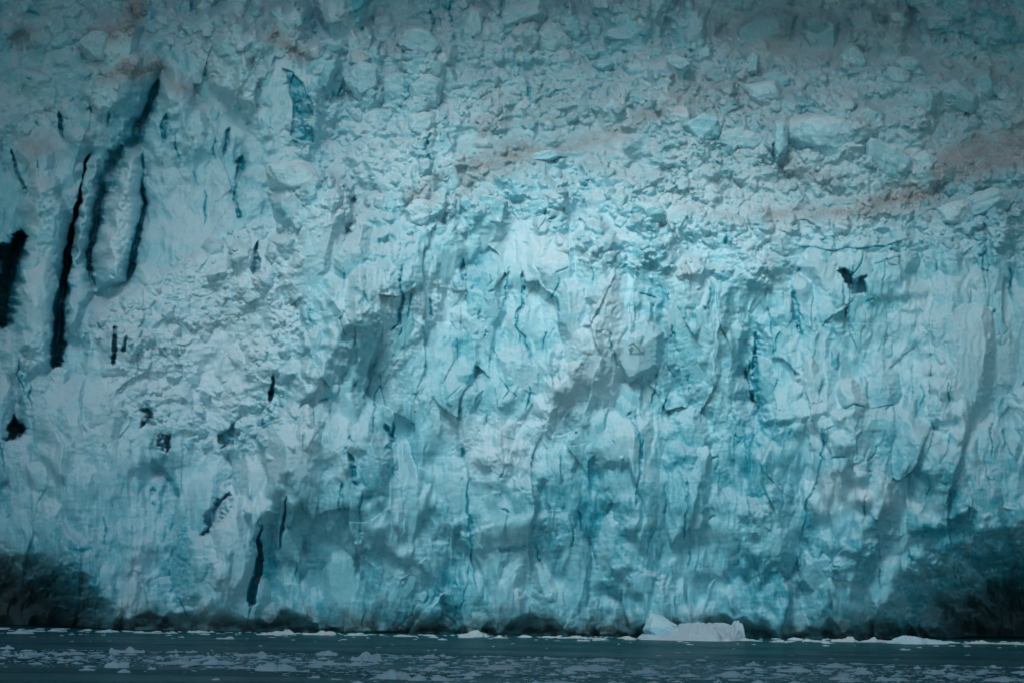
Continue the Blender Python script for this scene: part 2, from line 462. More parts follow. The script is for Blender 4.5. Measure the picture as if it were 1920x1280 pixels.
poly([(452, 785), (441, 822), (420, 838), (407, 842), (411, 822), (430, 797)], -34, 9, 2.0, blue=(1, 1))
poly([(262, 772), (284, 768), (282, 790), (268, 795)], -45, 9, 2.0, blue=(1, .9))
poly([(298, 818), (315, 815), (316, 842), (302, 846)], -50, 9, 2.0, blue=(1, .9))
poly([(12, 800), (30, 776), (48, 806), (30, 822), (14, 818)], -160, 9, 2.0, blue=(.9, .9))
crack([(216, 610, 6), (214, 650, 9), (211, 684, 7)], 80); crack([(237, 630, 5), (230, 660, 6)], 60)
crack([(512, 700, 5), (511, 730, 7), (506, 755, 5)], 70)
crack([(308, 655, 8), (310, 662, 8)], 30)
poly([(404, 936), (430, 930), (427, 958), (408, 984), (374, 1004), (390, 965)], -48, 9, 2.0, blue=(1, .9))
crack([(492, 985, 5), (488, 1040, 9), (482, 1080, 12), (470, 1135, 14)], 70)
crack([(536, 930, 3), (530, 985, 5), (522, 1030, 4)], 50)
for p in ([(753, 500, 3), (750, 540, 4), (755, 568, 6), (748, 608, 6), (735, 618, 4)], [(771, 550, 3), (765, 600, 4)],
          [(868, 486, 6), (867, 510, 7), (872, 530, 3)], [(979, 510, 6), (981, 553, 6), (970, 588, 5), (966, 614, 2), (985, 632, 3), (995, 677, 5)],
          [(955, 500, 3), (948, 540, 3), (948, 565, 2)], [(807, 560, 3), (808, 598, 5)], [(900, 580, 3), (902, 605, 4)], [(912, 620, 3), (908, 636, 3)],
          [(1144, 622, 4), (1147, 655, 4), (1158, 688, 4)], [(1193, 798, 4), (1201, 850, 5), (1201, 890, 5), (1194, 952, 4)],
          [(868, 838, 5), (869, 862, 6)], [(878, 880, 3), (876, 960, 5), (884, 1040, 3), (892, 1100, 2)],
          [(653, 850, 10), (663, 880, 8), (668, 912, 6)], [(680, 920, 3), (676, 990, 3), (672, 1015, 3)], [(722, 795, 8), (738, 825, 5), (722, 845, 6)],
          [(738, 790, 4), (738, 822, 5)], [(640, 905, 5), (636, 955, 5)], [(1145, 1060, 3), (1150, 1085, 3)],
          [(1285, 890, 2), (1288, 940, 3), (1283, 1010, 2)], [(1247, 905, 3), (1246, 970, 4)],
          [(1490, 545, 6), (1491, 580, 10), (1497, 605, 8), (1503, 632, 5)], [(1418, 625, 5), (1415, 670, 8), (1417, 720, 5), (1421, 780, 4)],
          [(1545, 800, 3), (1541, 860, 4), (1531, 905, 4), (1513, 940, 4), (1505, 1000, 3)],
          [(1572, 768, 1.5), (1600, 757, 2), (1632, 765, 1.6), (1676, 758, 1.8), (1683, 792, 1.6)], [(1544, 836, 2), (1548, 806, 2), (1566, 794, 1.6)],
          [(1894, 500, 4), (1896, 560, 4)], [(1900, 860, 3), (1880, 800, 3)], [(1362, 432, 3), (1361, 462, 3)],
          [(806, 250, 4), (806, 306, 5)], [(707, 165, 10), (704, 188, 6)], [(770, 160, 5), (772, 188, 5)], [(808, 20, 8), (811, 60, 7)],
          [(845, 0, 4), (846, 45, 3)], [(993, 158, 9), (992, 190, 8)], [(640, 160, 5), (636, 185, 4)],
          [(1110, 170, 3), (1108, 186, 4)], [(1140, 165, 3), (1138, 183, 4)], [(1455, 265, 7), (1452, 298, 8)], [(1850, 470, 3), (1848, 540, 3)],
          [(1500, 463, 1.8), (1560, 471, 1.5), (1620, 466, 1.6), (1690, 452, 1.6)], [(1640, 495, 1.6), (1690, 480, 1.6)],
          [(1480, 505, 4), (1484, 500, 4)], [(1200, 550, 3), (1232, 560, 3)], [(1260, 610, 4), (1265, 632, 3)]):
    crack(p, 19)
poly([(1570, 508), (1584, 508), (1598, 516), (1612, 512), (1622, 516), (1622, 552), (1606, 544), (1590, 532), (1580, 520)], -60, 9, 2.0, blue=(.8, .9))
poly([(1400, 690), (1416, 650), (1418, 760), (1404, 740)], -22, 12, blue=(1, .7))
poly([(930, 1026), (992, 1022), (988, 1034), (936, 1036)], -10, 5, blue=(.8, .8))
r2 = np.random.default_rng(202)
for u, v in scatter(110, r2, cliff * (1 - 0.4 * smooth), 0, 1920, 200, 1130):
    L = r2.uniform(14, 70); w = r2.uniform(1.2, 3.2); k = r2.normal() * 0.16
    crack([(u, v, 1.2), (u + k * L * .5 + r2.normal() * 3, v + L * .5, w), (u + k * L + r2.normal() * 4, v + L, 1.2)], 26)
for u, v in scatter(260, r2, np.clip(0.35 + rub - 0.6 * smooth, 0, 1), 0, 1920, 0, 1000):
    w = r2.uniform(3, 8)
    crack([(u, v, w), (u + r2.normal() * 8, v + r2.uniform(3, 12), w * .6)], 11, bl=0.85)

# --- waterline notch and the two caves
wl = waterline(U)
nd = np.sqrt(np.clip(0.2 + 1.1 * pn(U / 95, U * 0, 71) + 0.3 * pn(U / 27, U * 0, 72), 0, 1.4))
nh = np.maximum(5, 5 + 36 * nd + 10 * pn(U / 30, U * 0, 73))
W -= (12 + 55 * nd) * sstep(-nh * 1.25, -nh * 0.2, V - wl + 2 * w1)
poly([(-560, 1040), (0, 1052), (50, 1070), (105, 1078), (150, 1108), (188, 1150), (210, 1180), (215, 1262), (-560, 1262)], -280, 110, rag=1.5)
poly([(1650, 1262), (1655, 1190), (1680, 1130), (1708, 1082), (1745, 1052), (1800, 1040), (1850, 1014), (1925, 1004), (2480, 1010), (2480, 1262)], -100, 95, rag=1.5)
poly([(1752, 1262), (1752, 1180), (1762, 1142), (1800, 1128), (1850, 1102), (1925, 1080), (2480, 1080), (2480, 1262)], -240, 110, rag=1.5)
block(1190, 655, 44, 58, 26, .3, 9, bl=.45, sink=.55)
block(1540, 1075, 40, 46, 20, 0, 9, bl=.6, sink=.5)
block(1737, 1172, 34, 28, 40, 0, 9, bl=.8, base_w=-150, sink=0)

# --- what is in the ice: grit, snow, dense blue ice, and painted cave shade
for pts, val, st in (
        ([(1000, 170), (1300, 120), (1930, 200), (1930, 400), (1400, 430), (1100, 320)], .22, .7), ([(1280, 0), (1720, 0), (1720, 140), (1420, 150)], .18, .6),
        ([(820, 335), (880, 290), (960, 262), (1080, 268), (1180, 225), (1260, 180), (1270, 205), (1150, 265), (1000, 305), (880, 345)], .62, .9),
        ([(1740, 310), (1800, 260), (1930, 235), (1930, 305), (1830, 335), (1760, 345)], .7, .9),
        ([(1590, 385), (1700, 345), (1760, 345), (1760, 372), (1640, 405), (1440, 412), (1420, 395)], .72, .9),
        ([(1470, 290), (1560, 330), (1580, 355), (1520, 350), (1470, 330)], .55, .8),
        ([(1430, 90), (1480, 30), (1470, 0), (1490, 0), (1490, 60), (1450, 110)], .8, .8),
        ([(1440, 230), (1480, 230), (1480, 310), (1450, 300)], .5, .8),
        ([(190, 150), (230, 112), (300, 105), (310, 130), (260, 155)], .85, .95), ([(315, 150), (345, 145), (380, 190), (340, 180)], .6, .9),
        ([(160, 60), (230, 40), (240, 0), (280, 0), (250, 70), (180, 80)], .9, .9), ([(20, 60), (50, 30), (70, 70), (30, 95)], .7, .8),
        ([(490, 60), (515, 45), (550, 70), (575, 110), (545, 110), (510, 80)], .85, .9), ([(455, 100), (480, 95), (490, 130), (470, 125)], .6, .8),
        ([(30, 260), (100, 250), (110, 290), (50, 300)], .55, .8), ([(160, 250), (200, 250), (205, 262), (165, 266)], .6, .8),
        ([(690, 540), (715, 520), (715, 580), (680, 570)], .55, .8), ([(1105, 570), (1140, 545), (1140, 590), (1110, 585)], .5, .8),
        ([(1060, 690), (1110, 645), (1150, 660), (1140, 690), (1085, 720)], .45, .8), ([(1000, 760), (1060, 720), (1090, 760), (1040, 790)], .45, .7),
        ([(760, 360), (800, 345), (810, 380), (760, 400)], .7, .8), ([(890, 230), (930, 215), (950, 240), (900, 260)], .8, .8),
        ([(1515, 720), (1560, 720), (1550, 760), (1520, 765)], .5, .8), ([(1290, 60), (1400, 0), (1700, 0), (1690, 90), (1560, 130), (1420, 130)], .34, .7),
        ([(1680, 90), (1930, 120), (1930, 170), (1760, 150)], .32, .8), ([(1560, 925), (1680, 925), (1770, 955), (1690, 962), (1590, 950)], .4, .6),
        ([(1260, 150), (1420, 130), (1450, 200), (1300, 230)], .42, .7), ([(620, 270), (740, 420), (720, 520), (640, 560), (600, 480)], .2, .6),
        ([(400, 560), (450, 560), (460, 610), (420, 620)], .5, .7), ([(700, 620), (760, 640), (740, 740), (690, 700)], .35, .6),
        ([(900, 150), (990, 190), (1080, 200), (1050, 240), (900, 230)], .25, .7), ([(270, 700), (300, 690), (370, 780), (330, 790)], .4, .7)):
    low = np.mean([p[1] for p in pts]) > 470
    zone(pts, 20, dirt, val * .25 if low else min(1, val * 1.25), st, .35, 26)
for pts, val, st in (
        ([(180, 560), (560, 430), (560, 640), (480, 780), (200, 740)], .75, .7),
        ([(980, 400), (1100, 480), (1000, 530), (900, 450)], .8, .7), ([(850, 780), (980, 790), (1000, 880), (880, 890)], .85, .75),
        ([(1080, 540), (1230, 620), (1220, 700), (1060, 760), (1000, 800)], .7, .6), ([(1520, 900), (1560, 880), (1700, 925), (1770, 960), (1600, 945), (1540, 965)], 1., .9),
        ([(440, 850), (560, 850), (480, 960), (400, 1050), (370, 1050)], .85, .7), ([(250, 1040), (285, 1050), (255, 1140), (225, 1140)], .8, .8),
        ([(600, 220), (760, 220), (760, 340), (620, 330)], .7, .6), ([(1250, 330), (1480, 330), (1480, 430), (1250, 420)], .7, .6),
        ([(30, 900), (130, 880), (130, 960), (20, 980)], .5, .6), ([(560, 400), (700, 380), (680, 480), (580, 520)], .7, .6), ([(1700, 560), (1930, 640), (1930, 760), (1760, 700)], .5, .5)):
    zone(pts, 26, snow, val, st, .5, 26)
    zone(pts, 26, blue, .2, .5, .3, 26)
for pts, val, st in (
        ([(1000, 880), (1500, 820), (1500, 1170), (1000, 1170)], .85, .6), ([(1650, 880), (1930, 800), (1930, 1180), (1500, 1180)], .95, .6),
        ([(1200, 200), (1330, 225), (1330, 270), (1290, 300), (1200, 290)], .75, .7), ([(1280, 640), (1420, 640), (1420, 820), (1280, 800)], .75, .6),
        ([(540, 900), (860, 960), (860, 1160), (480, 1160)], .7, .6), ([(180, 230), (250, 220), (210, 420), (170, 420)], .8, .7),
        ([(380, 880), (440, 900), (390, 1010), (360, 1000)], .9, .6), ([(640, 100), (830, 120), (830, 200), (660, 200)], .6, .5),
        ([(840, 340), (1020, 350), (1030, 420), (850, 400)], .6, .6), ([(1750, 330), (1930, 320), (1930, 440), (1760, 430)], .9, .7), ([(1700, 0), (1930, 0), (1930, 90), (1760, 80)], .95, .8),
        ([(0, 430), (40, 430), (30, 620), (0, 640)], 1, .9), ([(1700, 150), (1850, 150), (1850, 210), (1700, 210)], .8, .7)):
    zone(pts, 34, blue, val, st, .4, 40)
# grit-laden basal ice along the waterline
bas_shade = sstep(-62, -4, V - wl + 10 * w1 + 22 * pn(U / 60, U * 0, 81)) * (.6 + .4 * sstep(-.4, .3, fbm(U / 26, V / 14, 3, 83)))
cave = np.zeros_like(W)  # cave interiors: dark dirty ice plus shade painted into the colour
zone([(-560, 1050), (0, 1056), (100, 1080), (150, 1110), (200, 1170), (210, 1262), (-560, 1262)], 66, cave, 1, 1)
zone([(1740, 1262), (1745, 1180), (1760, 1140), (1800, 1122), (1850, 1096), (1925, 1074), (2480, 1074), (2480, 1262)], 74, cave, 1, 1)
bas_shade = np.maximum(bas_shade, cave * .97)

Y = DIST - W * PX
d = rays(U.astype(np.float64), V.astype(np.float64))
k = Y / d[..., 1]
co = np.stack([d[..., 0] * k, Y, CAMZ + d[..., 2] * k], -1).astype(f32)


# ------------------------------------------------------------------ materials
def nodes_of(name):
    m = bpy.data.materials.new(name)
    m.use_nodes = True
    nt = m.node_tree
    return m, nt, nt.nodes['Principled BSDF']


def mixc(nt, fac, a, b):
    n = nt.nodes.new('ShaderNodeMix'); n.data_type = 'RGBA'
    for s, v in ((0, fac), (6, a), (7, b)):
        if isinstance(v, (float, int)):
            n.inputs[s].default_value = v
        elif isinstance(v, tuple):
            n.inputs[s].default_value = v + (1,)
        else:
            nt.links.new(v, n.inputs[s])
    return n.outputs[2]


def math_(nt, op, a, b=None, clamp=False):
    n = nt.nodes.new('ShaderNodeMath'); n.operation = op; n.use_clamp = clamp
    for i, v in enumerate((a, b)):
        if v is None:
            continue
        if isinstance(v, (float, int)):
            n.inputs[i].default_value = v
        else:
            nt.links.new(v, n.inputs[i])
    return n.outputs[0]


def ramp(nt, fac, lo, hi):
    n = nt.nodes.new('ShaderNodeMapRange'); n.interpolation_type = 'SMOOTHSTEP'
    nt.links.new(fac, n.inputs[0]); n.inputs[1].default_value = lo; n.inputs[2].default_value = hi
    return n.outputs[0]


def noise(nt, scale, detail=4, vec=None, rough=0.6):
    n = nt.nodes.new('ShaderNodeTexNoise')
    n.inputs['Scale'].default_value = scale; n.inputs['Detail'].default_value = detail; n.inputs['Roughness'].default_value = rough
    if vec is not None:
        nt.links.new(vec, n.inputs['Vector'])
    return n.outputs['Fac']


C_WHITE, C_PALE, C_BLUE = (.42, .68, .75), (.225, .56, .645), (.012, .33, .43)
C_DIRT, C_BASAL_SHADE = (.245, .208, .20), (.024, .037, .041)  # last one: gritty basal ice, also the painted shade inside the caves


def ice_material(name, attrs=None, blue_v=.4, dirt_v=.0, snow_v=.3, c_snow=(.52, .685, .745)):
    m, nt, b = nodes_of(name)
    geo = nt.nodes.new('ShaderNodeNewGeometry')
    tc = nt.nodes.new('ShaderNodeTexCoord')
    sep = nt.nodes.new('ShaderNodeSeparateXYZ'); nt.links.new(geo.outputs['Normal'], sep.inputs[0])
    if attrs:
        at_ = nt.nodes.new('ShaderNodeAttribute'); at_.attribute_name = 'ice'
        s3 = nt.nodes.new('ShaderNodeSeparateColor'); nt.links.new(at_.outputs['Color'], s3.inputs[0])
        bl, di, sn, ba = s3.outputs[0], s3.outputs[1], s3.outputs[2], at_.outputs['Alpha']
    else:
        oi = nt.nodes.new('ShaderNodeObjectInfo')
        bl = math_(nt, 'ADD', blue_v - .12, math_(nt, 'MULTIPLY', oi.outputs['Random'], .24)); di = None; sn = None
    n1 = noise(nt, .9 if attrs else 1.1, 6, tc.outputs['Object'])
    n2 = noise(nt, 3.5, 5, tc.outputs['Object'])
    blf = math_(nt, 'ADD', bl, math_(nt, 'MULTIPLY', math_(nt, 'SUBTRACT', n1, .5), .7), True)
    c = mixc(nt, ramp(nt, blf, 0, .55), C_WHITE, C_PALE)
    c = mixc(nt, ramp(nt, blf, .5, 1.05), c, C_BLUE)
    up = ramp(nt, sep.outputs[2], .15, .8)                 # snow lies on what faces up
    snf = math_(nt, 'MULTIPLY', up, .75) if sn is None else math_(nt, 'ADD', math_(nt, 'MULTIPLY', up, .45), math_(nt, 'MULTIPLY', sn, .7), True)
    if sn is None:
        snf = math_(nt, 'ADD', snf, snow_v * .5, True)
    c = mixc(nt, snf, c, c_snow)
    if di is None:
        dif = math_(nt, 'MULTIPLY', ramp(nt, n2, .48, .75), dirt_v)
    else:
        dif = math_(nt, 'MULTIPLY', di, math_(nt, 'ADD', .45, math_(nt, 'MULTIPLY', ramp(nt, n2, .3, .7), .8)), True)
        spk = math_(nt, 'MULTIPLY', ramp(nt, n2, .62, .75), .3)
        dif = math_(nt, 'ADD', dif, math_(nt, 'MULTIPLY', spk, ramp(nt, noise(nt, .12, 3, tc.outputs['Object']), .45, .65)), True)
    c = mixc(nt, dif, c, C_DIRT)
    if attrs:
        c = mixc(nt, ba, c, C_BASAL_SHADE)
    nt.links.new(c, b.inputs['Base Color'])
    b.inputs['Roughness'].default_value = .55
    b.inputs['Specular IOR Level'].default_value = .2
    b.inputs['Subsurface Weight'].default_value = .35
    b.inputs['Subsurface Radius'].default_value = (.12, .6, .8)
    b.inputs['Subsurface Scale'].default_value = .9
    bp = nt.nodes.new('ShaderNodeBump'); bp.inputs['Strength'].default_value = .2; bp.inputs['Distance'].default_value = .2
    nt.links.new(noise(nt, 5.0, 4, tc.outputs['Object']), bp.inputs['Height']); nt.links.new(bp.outputs[0], b.inputs['Normal'])
    return m


M_GLACIER = ice_material('glacier_ice', True)


# ------------------------------------------------------------------ the glacier mesh
def grid_mesh(name, co, mat):
    nv, nu, _ = co.shape
    me = bpy.data.meshes.new(name)
    a = np.arange(nv * nu, dtype=np.int32).reshape(nv, nu)
    q = np.stack([a[:-1, :-1], a[1:, :-1], a[1:, 1:], a[:-1, 1:]], -1).reshape(-1, 4)
    me.vertices.add(nv * nu); me.vertices.foreach_set('co', co.reshape(-1))
    me.loops.add(q.size); me.loops.foreach_set('vertex_index', q.reshape(-1))
    me.polygons.add(len(q)); me.polygons.foreach_set('loop_start', np.arange(0, q.size, 4, dtype=np.int32))
    me.polygons.foreach_set('loop_total', np.full(len(q), 4, np.int32))
    me.update(calc_edges=True)
    me.materials.append(mat)
    o = bpy.data.objects.new(name, me); COL.objects.link(o)
    return o


glacier = grid_mesh('glacier', co, M_GLACIER)
glacier['kind'] = 'structure'
attr = glacier.data.color_attributes.new('ice', 'FLOAT_COLOR', 'POINT')
attr.data.foreach_set('color', np.clip(np.stack([blue, dirt, snow, bas_shade * 0.92], -1), 0, 1).astype(f32).reshape(-1))

# ------------------------------------------------------------------ water
mw, nt, b = nodes_of('fjord_water')
tc = nt.nodes.new('ShaderNodeTexCoord')
mp = nt.nodes.new('ShaderNodeMapping'); mp.inputs['Scale'].default_value = (.4, 1, 1)
nt.links.new(tc.outputs['Object'], mp.inputs[0])
dif_ = nt.nodes.new('ShaderNodeBsdfDiffuse'); dif_.inputs['Color'].default_value = (.010, .085, .10, 1)
glo = nt.nodes.new('ShaderNodeBsdfGlossy'); glo.inputs['Roughness'].default_value = .13
glo.inputs['Color'].default_value = (.9, .95, .95, 1)
bp = nt.nodes.new('ShaderNodeBump'); bp.inputs['Strength'].default_value = .9; bp.inputs['Distance'].default_value = .3
nt.links.new(noise(nt, 1.2, 5, mp.outputs[0]), bp.inputs['Height'])
nt.links.new(bp.outputs[0], glo.inputs['Normal']); nt.links.new(bp.outputs[0], dif_.inputs['Normal'])
mx = nt.nodes.new('ShaderNodeMixShader')               # choppy, silty water: about a quarter mirror even at this low angle
patch = ramp(nt, noise(nt, .05, 3, mp.outputs[0]), .3, .7)
nt.links.new(math_(nt, 'ADD', .12, math_(nt, 'MULTIPLY', patch, .14)), mx.inputs[0])
nt.links.new(dif_.outputs[0], mx.inputs[1]); nt.links.new(glo.outputs[0], mx.inputs[2])
nt.links.new(mx.outputs[0], nt.nodes['Material Output'].inputs['Surface']); nt.nodes.remove(b)
me = bpy.data.meshes.new('water')
me.from_pydata([(-3000, -800, 0), (3000, -800, 0), (3000, 3000, 0), (-3000, 3000, 0)], [], [(0, 1, 2, 3)])
me.materials.append(mw)
water = bpy.data.objects.new('water', me); COL.objects.link(water); water['kind'] = 'structure'

# ------------------------------------------------------------------ separate pieces of ice
M_BLOCK = ice_material('block_ice', None, .34, .25, .25)
M_BLUE = ice_material('blue_block_ice', None, .5, .2, .1)
M_GREY = ice_material('gritty_block_ice', None, .35, .75, .1)
M_FLOE = ice_material('floe_ice', None, .3, .1, .6, (.50, .60, .61))
M_BERG = ice_material('snowy_berg_ice', None, .25, .3, .6, (.41, .53, .585))


def tag(o, label, cat, group=None, kind=None):
    if kind:
        o['kind'] = kind
        return
    o['label'] = label; o['category'] = cat
    if group:
        o['group'] = group


def depth_at(u, v):
    j = min(max(np.searchsorted(vs, v), 0), NV - 1); i = min(max(np.searchsorted(us, u), 0), NU - 1)
    return float(Y[j, i])


_ico = {}


def ico(sub):
    if sub not in _ico:
        bm = bmesh.new(); bmesh.ops.create_icosphere(bm, subdivisions=sub, radius=1)
        bm.verts.ensure_lookup_table()
        _ico[sub] = (np.array([v.co[:] for v in bm.verts]), [[v.index for v in f.verts] for f in bm.faces]); bm.free()
    return _ico[sub]


def vnoise(p, sc, seed):
    return (pn(p[:, 0] * sc + p[:, 2] * sc * .7, p[:, 1] * sc, seed) + pn(p[:, 1] * sc + 9, p[:, 2] * sc, seed + 1) + pn(p[:, 2] * sc + 5, p[:, 0] * sc - p[:, 1] * sc * .4, seed + 2)) / 3


def lump(name, loc, size, mat, seed, nf=11, round_=.12, rough=.06, roll=0.0, sub=4, cut=None):
    """a broken lump of ice: a random convex polyhedron with worn edges and a rough skin"""
    r = np.random.default_rng(seed)
    D, F = ico(sub)
    n = r.normal(size=(nf, 3)); n /= np.linalg.norm(n, axis=1)[:, None]
    ring = np.arange(5) * 1.2566 + r.random() * 2 + r.normal(size=5) * .25
    n = np.concatenate([n, np.stack([np.cos(ring), np.full(5, -.25), np.sin(ring)], 1), [[0, -.95, .2], [.1, -.3, .95]]])
    n /= np.linalg.norm(n, axis=1)[:, None]
    dd = .82 + .22 * r.random(len(n))
    t = np.clip(D @ n.T, 1e-3, None) / dd
    p = 1.0 / round_ * 3
    rad = 1.0 / (np.sum(t ** p, 1) ** (1 / p))
    P = D * rad[:, None]
    c, s_ = math.cos(roll), math.sin(roll)
    P = np.stack([P[:, 0] * size[0], P[:, 1] * size[1], P[:, 2] * size[2]], 1)
    g = min(size); Q = P / g
    P = P + D * g * (rough * (3.2 * vnoise(Q, 1.1, seed % 97) + 1.6 * vnoise(Q, 2.6, seed % 89) + .8 * vnoise(Q, 6, seed % 83)))[:, None]
    P = np.stack([P[:, 0] * c + P[:, 2] * s_, P[:, 1], -P[:, 0] * s_ + P[:, 2] * c], 1)
    me = bpy.data.meshes.new(name); me.from_pydata(P.tolist(), [], F); me.materials.append(mat)
    o = bpy.data.objects.new(name, me); COL.objects.link(o); o.location = loc
    return o


blocks = [
    (1550, 258, 70, 42, 'P', .10, .42, 'large rounded grey-blue ice boulder, biggest on the right-hand slope'),
    (1662, 302, 52, 34, 'P', .5, .16, 'jagged gritty ice block leaning against the right side of the largest rounded boulder'),
    (1735, 306, 17, 20, 'P', .3, .1, 'small angular ice block on brown grit right of the jagged leaning block'),
    (975, 30, 56, 26, 'P', -.55, .08, 'big pale ice slab tilted up to the right at the top edge'),
    (950, 52, 24, 14, 'B', 0, .35, 'smooth oval blue ice block tucked under the big tilted slab at the top edge'),
    (886, 48, 17, 32, 'P', .15, .14, 'upright narrow fin of ice just left of the big tilted slab at the top edge'),
    (1032, 76, 33, 33, 'P', .1, .1, 'squarish grey-blue ice block below and right of the big tilted slab'),
    (684, 150, 27, 38, 'P', .1, .16, 'tall rounded ice block, left one of three standing in a row with dark gaps'),
    (742, 166, 30, 34, 'B', -.15, .14, 'turquoise rounded ice block, middle one of three standing in a row with dark gaps'),
    (797, 168, 27, 33, 'P', .1, .16, 'rounded ice block, right one of three standing in a row with dark gaps'),
    (790, 80, 38, 26, 'P', .2, .12, 'broad angular ice block up the slope behind the three rounded blocks in a row'),
    (790, 236, 25, 28, 'P', 0, .35, 'smooth domed ice block standing on the bright ice wall with a thin vertical crack'),
    (1022, 294, 30, 11, 'B', -.18, .1, 'long flat bright ice slab lying across the lower edge of the brown grit band'),
    (906, 273, 18, 13, 'W', 0, .35, 'small white rounded ice dome at the left end of the brown grit band'),
    (842, 342, 23, 32, 'P', .05, .25, 'upright smooth blue-grey ice block at the top of the central buttress'),
    (786, 402, 29, 23, 'P', -.2, .28, 'rounded pale ice dome on the dirty crest below the upright smooth block'),
    (925, 390, 30, 24, 'B', .3, .12, 'angular blue ice block with a teal cleft, right of the central crest'),
    (1601, 114, 23, 23, 'G', .3, .15, 'lone blue-grey ice block on the pinkish snow slope, left of two smaller ones'),
    (1704, 122, 21, 18, 'P', -.2, .15, 'pale upper ice block of the pair on the pinkish snow at the upper right'),
    (1683, 144, 24, 16, 'P', .3, .12, 'lower ice block of the pair on the pinkish snow at the upper right'),
    (1730, 190, 25, 27, 'B', .2, .12, 'deep blue ice block at the left end of the dark block row at right'),
    (1790, 182, 44, 27, 'G', .15, .14, 'wide dark greenish ice block in the middle of the dark block row at right'),
    (1846, 163, 19, 24, 'B', -.2, .1, 'pointed dark ice block standing behind the wide greenish one at right'),
    (1874, 202, 23, 13, 'G', .2, .14, 'low dark ice block at the right end of the dark block row'),
    (1458, 152, 24, 15, 'B', .35, .1, 'bright turquoise ice slab leaning behind a pale block, above the largest boulder'),
    (1432, 176, 29, 19, 'P', -.2, .16, 'pale ice block lying in front of the bright turquoise slab'),
    (1410, 122, 13, 23, 'P', .1, .12, 'narrow upright ice block just up the slope from the bright turquoise slab'),
    (1322, 240, 33, 28, 'B', .1, .1, 'smooth bright blue ice hump at the left of the long blue ice shelf'),
    (1388, 262, 48, 22, 'P', .1, .14, 'long pale blue ice shelf block between the bright blue hump and the dirty pillar'),
    (1463, 264, 16, 38, 'G', .05, .12, 'dirty brown upright ice pillar just left of the largest rounded boulder'),
    (548, 334, 52, 30, 'P', .1, .3, 'broad smooth grey ice mound below the deep blue slot in the left cliff'),
    (618, 88, 27, 15, 'B', .1, .2, 'blue rounded ice block right of the dirty-topped tower at the upper left'),
    (118, 78, 23, 18, 'B', -.2, .16, 'dim blue rounded ice block in the shaded upper left rubble'),
    (190, 85, 40, 28, 'G', .3, .14, 'dirty dark ice hump with grit on top in the shaded upper left'),
    (1110, 60, 19, 15, 'P', .2, .15, 'greyish ice block, left of a flat-topped one, on the upper middle slope'),
    (1158, 68, 27, 12, 'B', .2, .14, 'flat-topped ice block with a blue shaded underside on the upper middle slope'),
    (1132, 122, 20, 11, 'B', 0, .16, 'small bright blue ice slab on the dirty upper middle slope'),
    (1228, 398, 21, 16, 'B', .2, .15, 'blue ice block half buried in the crumbled ice right of centre'),
    (112, 706, 15, 20, 'P', .3, .1, 'small pointed ice block at the foot of the long black crevasse'),
    (1000, 390, 26, 16, 'B', -.3, .12, 'blue wedge of ice lying right of the block with the teal cleft'),
    (1270, 120, 26, 16, 'P', .2, .13, 'pale ice block at the left foot of the pinkish snow slope'),
    (1850, 385, 44, 24, 'B', -.35, .1, 'dark blue slab of ice on the shaded slope below the brown grit at right'),
    (1790, 400, 34, 20, 'P', -.3, .12, 'grey-blue ice slab left of the dark blue slab on the shaded right slope'),
]
for i, (u, v, a, b, m, rl, rd, lab) in enumerate(blocks):
    yy = min(depth_at(u, v), depth_at(u, v + b * .4)) if v < 1150 else depth_at(u - 60, v)
    k = yy / FPX
    if v > 1150:
        yy = 606
    o = lump('ice_block', at(u, v, yy + max(a, b) * k * (.36 if a < 60 else .12)), (a * k, max(a, b) * k * .7, b * k), {'P': M_BLOCK, 'B': M_BLUE, 'G': M_GREY, 'W': M_FLOE}[m], 1000 + i, 8, rd * .55, .10, rl, 5 if a > 24 else 4)
    tag(o, lab, 'ice block', 'ice blocks lying on the glacier')


